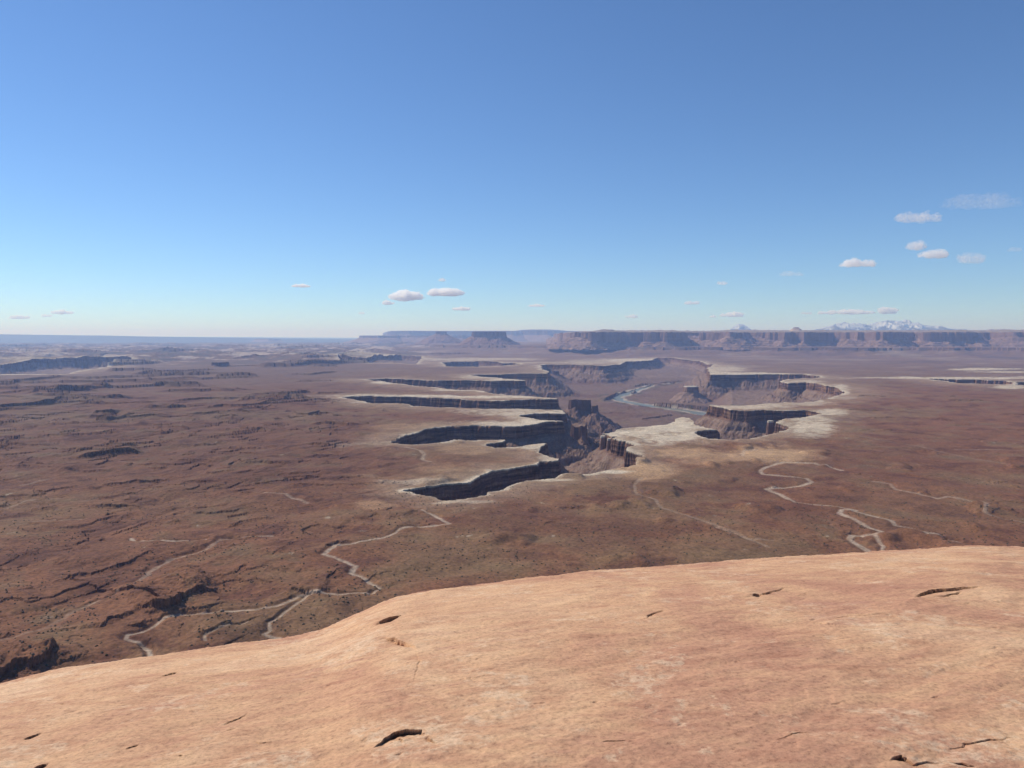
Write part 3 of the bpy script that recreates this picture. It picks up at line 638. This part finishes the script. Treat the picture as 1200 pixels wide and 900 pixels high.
# ------------------------------------------------------------------ the sandstone rim under the camera
SIL = [(-300,850),(-150,825),(0,802),(50,792),(100,782),(150,774),(200,768),(250,762),(283,757),(320,751),(350,747),(378,739),(400,729),(420,719),(443,709),(467,700),(490,695.5),(517,691.5),(575,684),(633,677.5),(690,671),(750,666.5),(800,662.5),(850,659),(900,655.5),(967,651),(1020,647.5),(1080,644.5),(1133,642),(1170,641.5),(1200,643),(1350,652),(1500,665)]
def rock_a(az):
    s = np.array(SIL, float); x, y, w = ray(s[:, 0], s[:, 1]); A = np.arctan2(x, y); T = -w / np.hypot(x, y)
    return np.interp(az, A, T * T / (4 * EYE))
rock_features = [  # (polyline px, height m, run-out m)
 ([(436,876),(443,870),(452,863),(462,857),(477,854),(492,855),(503,862)],.040,.35),([(500,859),(507,866),(513,873)],.014,.1),([(455,866),(470,862),(480,866)],.008,.05),
 ([(438,733),(452,727),(464,722),(475,719.5)],.060,.5),([(440,751),(452,748.5),(464,751),(478,755),(492,762)],.035,.3),
 ([(870,699),(885,698),(900,694),(925,686)],.016,.3),([(880,698),(890,696)],.03,.2),
 ([(1070,703),(1078,698),(1090,694),(1112,692),(1128,690),(1145,689),(1165,690)],.036,.6),([(1092,702),(1110,700),(1130,693)],.018,.3),([(1160,704),(1182,708)],.008,.2),
 ([(1045,893),(1056,889),(1067,894)],.020,.12),([(1116,894),(1130,897),(1145,899)],.014,.2),
 ([(185,796),(195,793),(215,788)],.02,.2),([(25,868),(38,863),(52,858)],.016,.15),([(202,886),(210,884),(217,886)],.008,.1),([(40,900),(60,894)],.02,.1),([(296,866),(308,868),(324,867)],.006,.1),
 ([(252,849),(275,840),(295,830)],.010,.2),([(145,877),(165,870)],.010,.1),([(60,827),(80,822)],.008,.1),([(960,722),(1040,722),(1100,738)],.006,.25),([(940,727),(1000,737)],.006,.2),
 ([(930,700),(955,690)],.006,.15),([(380,752),(395,748)],.008,.1),([(700,872),(740,868)],.006,.1),([(1100,880),(1160,868),(1200,866)],.008,.2),([(520,800),(600,790)],.004,.2),([(905,870),(930,862),(960,860)],.005,.15),
 ([(748,729),(757,726),(766,719),(778,716),(792,717)],.014,.2),([(486,757),(492,775),(486,792),(478,812)],.006,.15),([(964,729),(985,724),(1010,723),(1050,727)],.007,.2),([(1040,897),(1047,891),(1062,890),(1070,896),(1090,893),(1112,894)],.010,.15)]
def rock_point(px, py):
    px = np.asarray(px, float); py = np.asarray(py, float)
    x, y, w = ray(px, py); hyp = np.hypot(x, y); az = np.arctan2(x, y); q = -w / hyp; a = rock_a(az)
    r = (q - np.sqrt(np.maximum(q * q - 4 * EYE * a, 0))) / (2 * a)
    return np.stack([r * np.sin(az), r * np.cos(az)], 1)
def build_rock():
    az = np.radians(np.concatenate([np.arange(-180, -44, 3), np.arange(-44, 44, .075), np.arange(44, 183, 3)]))
    ka = np.hanning(9); ka /= ka.sum()
    a = rock_a(az)
    a = np.where(np.abs(az) > math.radians(60), a + (.004 - a) * np.clip((np.abs(az) - math.radians(60)) / 1.0, 0, 1), a)
    Rr = np.sqrt(EYE / a)
    u = np.concatenate([[.003, .08], 1 / np.linspace(1 / .2, 1 / 1.1, 900), np.linspace(1.13, 2.0, 24), [2.3, 2.6, 3, 3.4, 3.8]])
    U, A = np.meshgrid(u, az, indexing='ij'); RR = U * Rr[None]; aa = np.tile(a, (len(u), 1))
    X = (RR * np.sin(A)).ravel(); Y = (RR * np.cos(A)).ravel(); U = U.ravel(); RR = RR.ravel(); aa = aa.ravel()
    Z = -EYE - aa * RR ** 2
    Z -= np.clip(U - 1.6, 0, None) ** 2 * 3.0
    # shape: long shallow dishes, cross-bedding ribs, grain
    c, s = math.cos(.45), math.sin(.45); XR = X * c + Y * s; YR = -X * s + Y * c
    g = sstep(.05, .3, U); DX = np.zeros(len(X)); DY = np.zeros(len(X))
    d = fbm(XR, YR * 2.2, 1.9, 4, .5, 101) * .035 + fbm(XR, YR * 3.2, .55, 4, .55, 102) * .013 + fbm(X, Y, .12, 4, .6, 103) * .0035
    t = (Z + aa * RR ** 2 * .4 + fbm(XR, YR, 1.2, 3, .5, 104) * .25) / .055 + YR * 4.0
    f = t - np.floor(t); rib = (sstep(0, .75, f) - sstep(.86, 1., f)) * .0028 * sstep(-.05, .35, fbm(XR, YR * 2, .9, 3, .6, 105))
    pit = -sstep(.50, .72, fbm(XR, YR * 2.5, .20, 3, .6, 106)) * .012
    lip = sstep(.72, .98, U) * (1 - sstep(1.06, 1.2, U)); d = d + lip * (fbm(X, Y, .8, 5, .6, 107) * .045 + fbm(X, Y, .22, 3, .6, 108, True) * .012)
    Z = Z + (d + rib + pit) * g
    for pts, hg, run in rock_features:
        p = np.array(pts, float); P = rock_point(p[:, 0], p[:, 1]); m = near_seg(X, Y, P, run * 2.5) & (U < 1.05)
        if not m.any(): continue
        x = X[m] + fbm(X[m], Y[m], .10, 3, .6, 111) * .02; y = Y[m] + fbm(X[m], Y[m], .10, 3, .6, 112) * .025
        dd, tt, sg = seg_dist(x, y, P, False); tp = sstep(0, .4, tt) * sstep(1, .55, tt) * (1 + .4 * fbm(x, y, .07, 3, .6, 113))
        und = hg * 1.5 * tp * np.exp(-(dd / (hg * .9)) ** 2) * (sg < 0); rr_ = np.hypot(X[m], Y[m]); DX[m] += und * X[m] / rr_; DY[m] += und * Y[m] / rr_
        # a lip: raised beyond the crack, hollow cut back on this side
        Z[m] += hg * tp * np.where(sg > 0, .22 * np.exp(-dd / run), -.2 * np.exp(-dd / (run * .5)) - 1.0 * np.exp(-(dd / (hg * .9)) ** 2))
    Z[-len(az):] = -378.0
    V = np.stack([X + DX, Y + DY, Z], 1)
    m, N, L, b = new_mat('sandstone', .92)
    v = mapping(N, L, (1, 1, 1)); ang = N.new('ShaderNodeMapping'); ang.inputs['Rotation'].default_value = (0, 0, -.45); ang.inputs['Scale'].default_value = (1, 2.4, 1); L.new(v, ang.inputs['Vector']); va = ang.outputs[0]
    warp = noise_node(N, L, .35, 3, .5, v); wr = ramp(N, L, warp.outputs[0], [(.42, (0, 0, 0)), (.58, (1, 1, 1))])
    n1 = noise_node(N, L, .6, 9, .66, v, .8); r1 = ramp(N, L, n1.outputs[0], [(.28, (.41, .205, .13)), (.42, (.49, .265, .162)), (.50, (.54, .31, .18)), (.57, (.585, .355, .208)), (.74, (.65, .43, .27))])
    n2 = noise_node(N, L, 3.0, 9, .72, va, .5); r2 = ramp(N, L, n2.outputs[0], [(.36, (.84, .78, .78)), (.48, (.97, .96, .97)), (.56, (1.03, 1.04, 1.02)), (.68, (1.10, 1.14, 1.12))])
    c1 = mix(N, L, 'MULTIPLY', 1, r1.outputs[0], r2.outputs[0])
    n3 = noise_node(N, L, 1.1, 10, .75, v, .3); r3 = ramp(N, L, n3.outputs[0], [(.53, (0, 0, 0)), (.57, (1, 1, 1))])
    n4 = noise_node(N, L, 12, 6, .75, v); r4 = ramp(N, L, n4.outputs[0], [(.44, (0, 0, 0)), (.56, (1, 1, 1))])
    mk = mix(N, L, 'MULTIPLY', 1, r3.outputs[0], r4.outputs[0])
    mk2 = N.new('ShaderNodeMath'); mk2.operation = 'MULTIPLY'; mk2.inputs[1].default_value = .6; L.new(mk, mk2.inputs[0])
    c2 = mix(N, L, 'MIX', mk2.outputs[0], c1, (.66, .48, .32))
    n6 = noise_node(N, L, .9, 9, .72, va, .3); r6 = ramp(N, L, n6.outputs[0], [(.34, (1, 1, 1)), (.42, (0, 0, 0))])
    mk3 = N.new('ShaderNodeMath'); mk3.operation = 'MULTIPLY'; mk3.inputs[1].default_value = .5; L.new(r6.outputs[0], mk3.inputs[0])
    c2 = mix(N, L, 'MIX', mk3.outputs[0], c2, (.42, .215, .15))
    n5 = noise_node(N, L, 38, 7, .8, v); r5 = ramp(N, L, n5.outputs[0], [(.34, (.58, .54, .54)), (.46, (.96, .96, .96)), (.60, (1.16, 1.16, 1.16))])
    c3 = mix(N, L, 'MULTIPLY', 1, c2, r5.outputs[0]); L.new(c3, b.inputs['Base Color'])
    bp = N.new('ShaderNodeBump'); bp.inputs['Strength'].default_value = .6; bp.inputs['Distance'].default_value = .02
    nb = noise_node(N, L, 16, 9, .75, v); L.new(nb.outputs[0], bp.inputs['Height']); L.new(bp.outputs[0], b.inputs['Normal'])
    o = mesh_obj('sandstone_rim', V, grid_faces(len(u), len(az)), m, None, 'structure', smooth=True)
build_rock()

# ------------------------------------------------------------------ clouds: one level deck about 1900 m above the rim
def cloud_mat():
    m = bpy.data.materials.new('cloud_vapour'); m.use_nodes = True; N, L = m.node_tree.nodes, m.node_tree.links
    N.remove(N['Principled BSDF'])
    v = N.new('ShaderNodeVolumePrincipled'); v.inputs['Color'].default_value = (1, 1, 1, 1); v.inputs['Anisotropy'].default_value = .25
    oi = N.new('ShaderNodeAttribute'); oi.attribute_type = 'OBJECT'; oi.attribute_name = 'thickness'
    gr = N.new('ShaderNodeAttribute'); gr.attribute_type = 'OBJECT'; gr.attribute_name = 'grain'
    tc = N.new('ShaderNodeTexCoord'); n = N.new('ShaderNodeTexNoise'); n.inputs['Detail'].default_value = 4; n.inputs['Roughness'].default_value = .65
    L.new(tc.outputs['Object'], n.inputs['Vector']); L.new(gr.outputs['Fac'], n.inputs['Scale'])
    mr = N.new('ShaderNodeMapRange'); mr.inputs['From Min'].default_value = .42; mr.inputs['From Max'].default_value = .66; L.new(n.outputs[0], mr.inputs['Value'])
    mm = N.new('ShaderNodeMath'); mm.operation = 'MULTIPLY'; L.new(mr.outputs[0], mm.inputs[0]); L.new(oi.outputs['Fac'], mm.inputs[1])
    L.new(mm.outputs[0], v.inputs['Density'])
    L.new(v.outputs[0], N['Material Output'].inputs['Volume']); return m
M_cloud = cloud_mat()
def ico(sub=3):
    import bmesh
    bm = bmesh.new(); bmesh.ops.create_icosphere(bm, subdivisions=sub, radius=1); bm.verts.ensure_lookup_table()
    V = np.array([v.co[:] for v in bm.verts]); Fc = np.array([[v.index for v in f.verts] for f in bm.faces]); bm.free(); return V, Fc
ICO = ico(4)
clouds = [(476,347,40,11,1.0,'larger of the two bright puffy clouds above the blue mesa, the left one'),(522,343,43,9,1.0,'long bright flat-based cloud, right of the larger puffy one above the blue mesa'),
 (455,355,13,5,.7,'small white puff just below the left end of the larger puffy cloud'),(541,362,20,4.5,.7,'small flat white cloud low above the large flat-topped butte'),(518,328,8,4,.35,'tiny faint puff alone above the pair of bright clouds'),
 (352,335,20,4,.6,'thin flat white cloud alone, high over the left skyline'),(72,366,21,4.5,.6,'brightest of the low clouds at the far left of the skyline'),(54,370,9,3,.4,'tiny cloud speck between the low clouds at the far left'),(22,372,19,3.5,.5,'thin low cloud streak nearest the left edge of the sky'),
 (629,358,19,4,.5,'small thin cloud alone to the right above the large flat-topped butte'),(424,367,7,3,.3,'faint tiny cloud speck left of the blue mesa shoulder'),
 (1075,255,48,11,.30,'broad soft hazy cloud, the highest clear one at the right'),(1150,237,70,14,.10,'very faint wide wisp high at the right edge, topmost in the sky'),(1073,288,18,10,.5,'small round puff left above the white elongated cloud at right'),
 (1094,298,30,9,.7,'bright elongated cloud just below the small round puff at right'),(1137,303,26,11,.28,'faint ragged cloud right of the bright elongated one'),(1007,309,40,8,.7,'bright flat cloud with a tapered left tail, alone left of the high right group'),
 (928,321,26,6,.12,'very faint smear of cloud left of the bright flat cloud'),(846,332,11,4,.25,'tiny faint puff alone in the middle of the right sky'),(811,355,17,4.5,.45,'small pale cloud alone over the left part of the red mesa'),
 (740,371,14,4.5,.45,'small cloud low over the left end of the red mesa'),(858,369,29,5.5,.7,'flat bright cloud low over the red mesa, left of the rock knob'),(835,371,8,3,.35,'tiny speck at the left tip of the flat bright cloud left of the knob'),
 (945,367,11,3.5,.35,'faint small cloud just above the rock knob'),(992,366,62,5,.8,'longest low cloud, stretched over the snowy mountains'),(1041,364,20,8,.8,'short puffy cloud above the snowy peaks, at the right end of the longest one'),(1190,292,12,5,.15,'very faint puff at the right edge of the sky')]
def build_clouds():
    rng = np.random.RandomState(11)
    for k, (cx, cy, w, h, op, lab) in enumerate(clouds):
        x, y, s = ray(cx, cy); kz = 1900.0 / s; c = np.array([x * kz, y * kz, 1900.0]); px = float(np.linalg.norm(c)) / F; w, h = w * 1.02, h * 1.0
        W, Hh = w * px / 2, h * px / 2
        Vs, Fs = [], []; off = 0; nb = max(4, int(w / 3.5))
        for b in range(nb):
            f = (b + .5) / nb * 2 - 1; e = math.sqrt(max(.08, 1 - f * f)); rr = Hh * (.45 + .55 * e) * (.7 + .5 * rng.rand())
            V = ICO[0] * np.array([max(W / nb * 1.7, rr * 1.2), max(rr * 1.5, W / nb * 1.5), rr])
            V = V + np.array([f * W * .86, (rng.rand() - .5) * W * .5, -Hh * .55 + rr * .62 + (rng.rand() - .5) * Hh * .15])
            Vs.append(V)
            Fs.append(ICO[1] + off); off += len(V)
        V = np.concatenate(Vs)
        n = fbm(V[:, 0] + V[:, 2] * .7 + k * 999, V[:, 1] + V[:, 2] * 1.3, Hh * 1.3, 4, .6, 120)
        n2 = fbm(V[:, 0] - V[:, 2] + k * 99, V[:, 2] * 1.5 + V[:, 1] * .4, Hh * .9, 4, .6, 121)
        V[:, 2] += n * Hh * .9 * np.where(V[:, 2] > -Hh * .4, 1, .3); V[:, 0] += n2 * Hh * 1.3
        o = mesh_obj('cloud', V, np.concatenate(Fs), M_cloud)
        # one closed skin instead of overlapping lobes
        md = o.modifiers.new('skin', 'REMESH'); md.mode = 'VOXEL'; md.voxel_size = max(Hh * .10, W * .012)
        o.location = c; o['thickness'] = op ** 1.3 * (9.0 if cy < 320 else 14.0) * .85 / (h * px); o['grain'] = 5.0 / (h * px)
        tag(o, lab, 'cloud', 'small clouds over the desert')
build_clouds()

# ------------------------------------------------------------------ haze
def haze():
    m = bpy.data.materials.new('haze_air'); m.use_nodes = True; N, L = m.node_tree.nodes, m.node_tree.links
    N.remove(N['Principled BSDF']); v = N.new('ShaderNodeVolumePrincipled')
    v.inputs['Color'].default_value = (.36, .54, 1, 1); v.inputs['Density'].default_value = 2.85e-5; v.inputs['Absorption Color'].default_value = (1, 1, 1, 1); v.inputs['Anisotropy'].default_value = .2
    L.new(v.outputs[0], N['Material Output'].inputs['Volume'])
    x, y0, y1, z0, z1 = 220000, -2000, 165000, -700, 1250
    V = [(-x, y0, z0), (x, y0, z0), (x, y1, z0), (-x, y1, z0), (-x, y0, z1), (x, y0, z1), (x, y1, z1), (-x, y1, z1)]
    Fc = [(0, 3, 2, 1), (4, 5, 6, 7), (0, 1, 5, 4), (1, 2, 6, 5), (2, 3, 7, 6), (3, 0, 4, 7)]
    mesh_obj('haze', V, Fc, m, None, 'stuff')
haze()
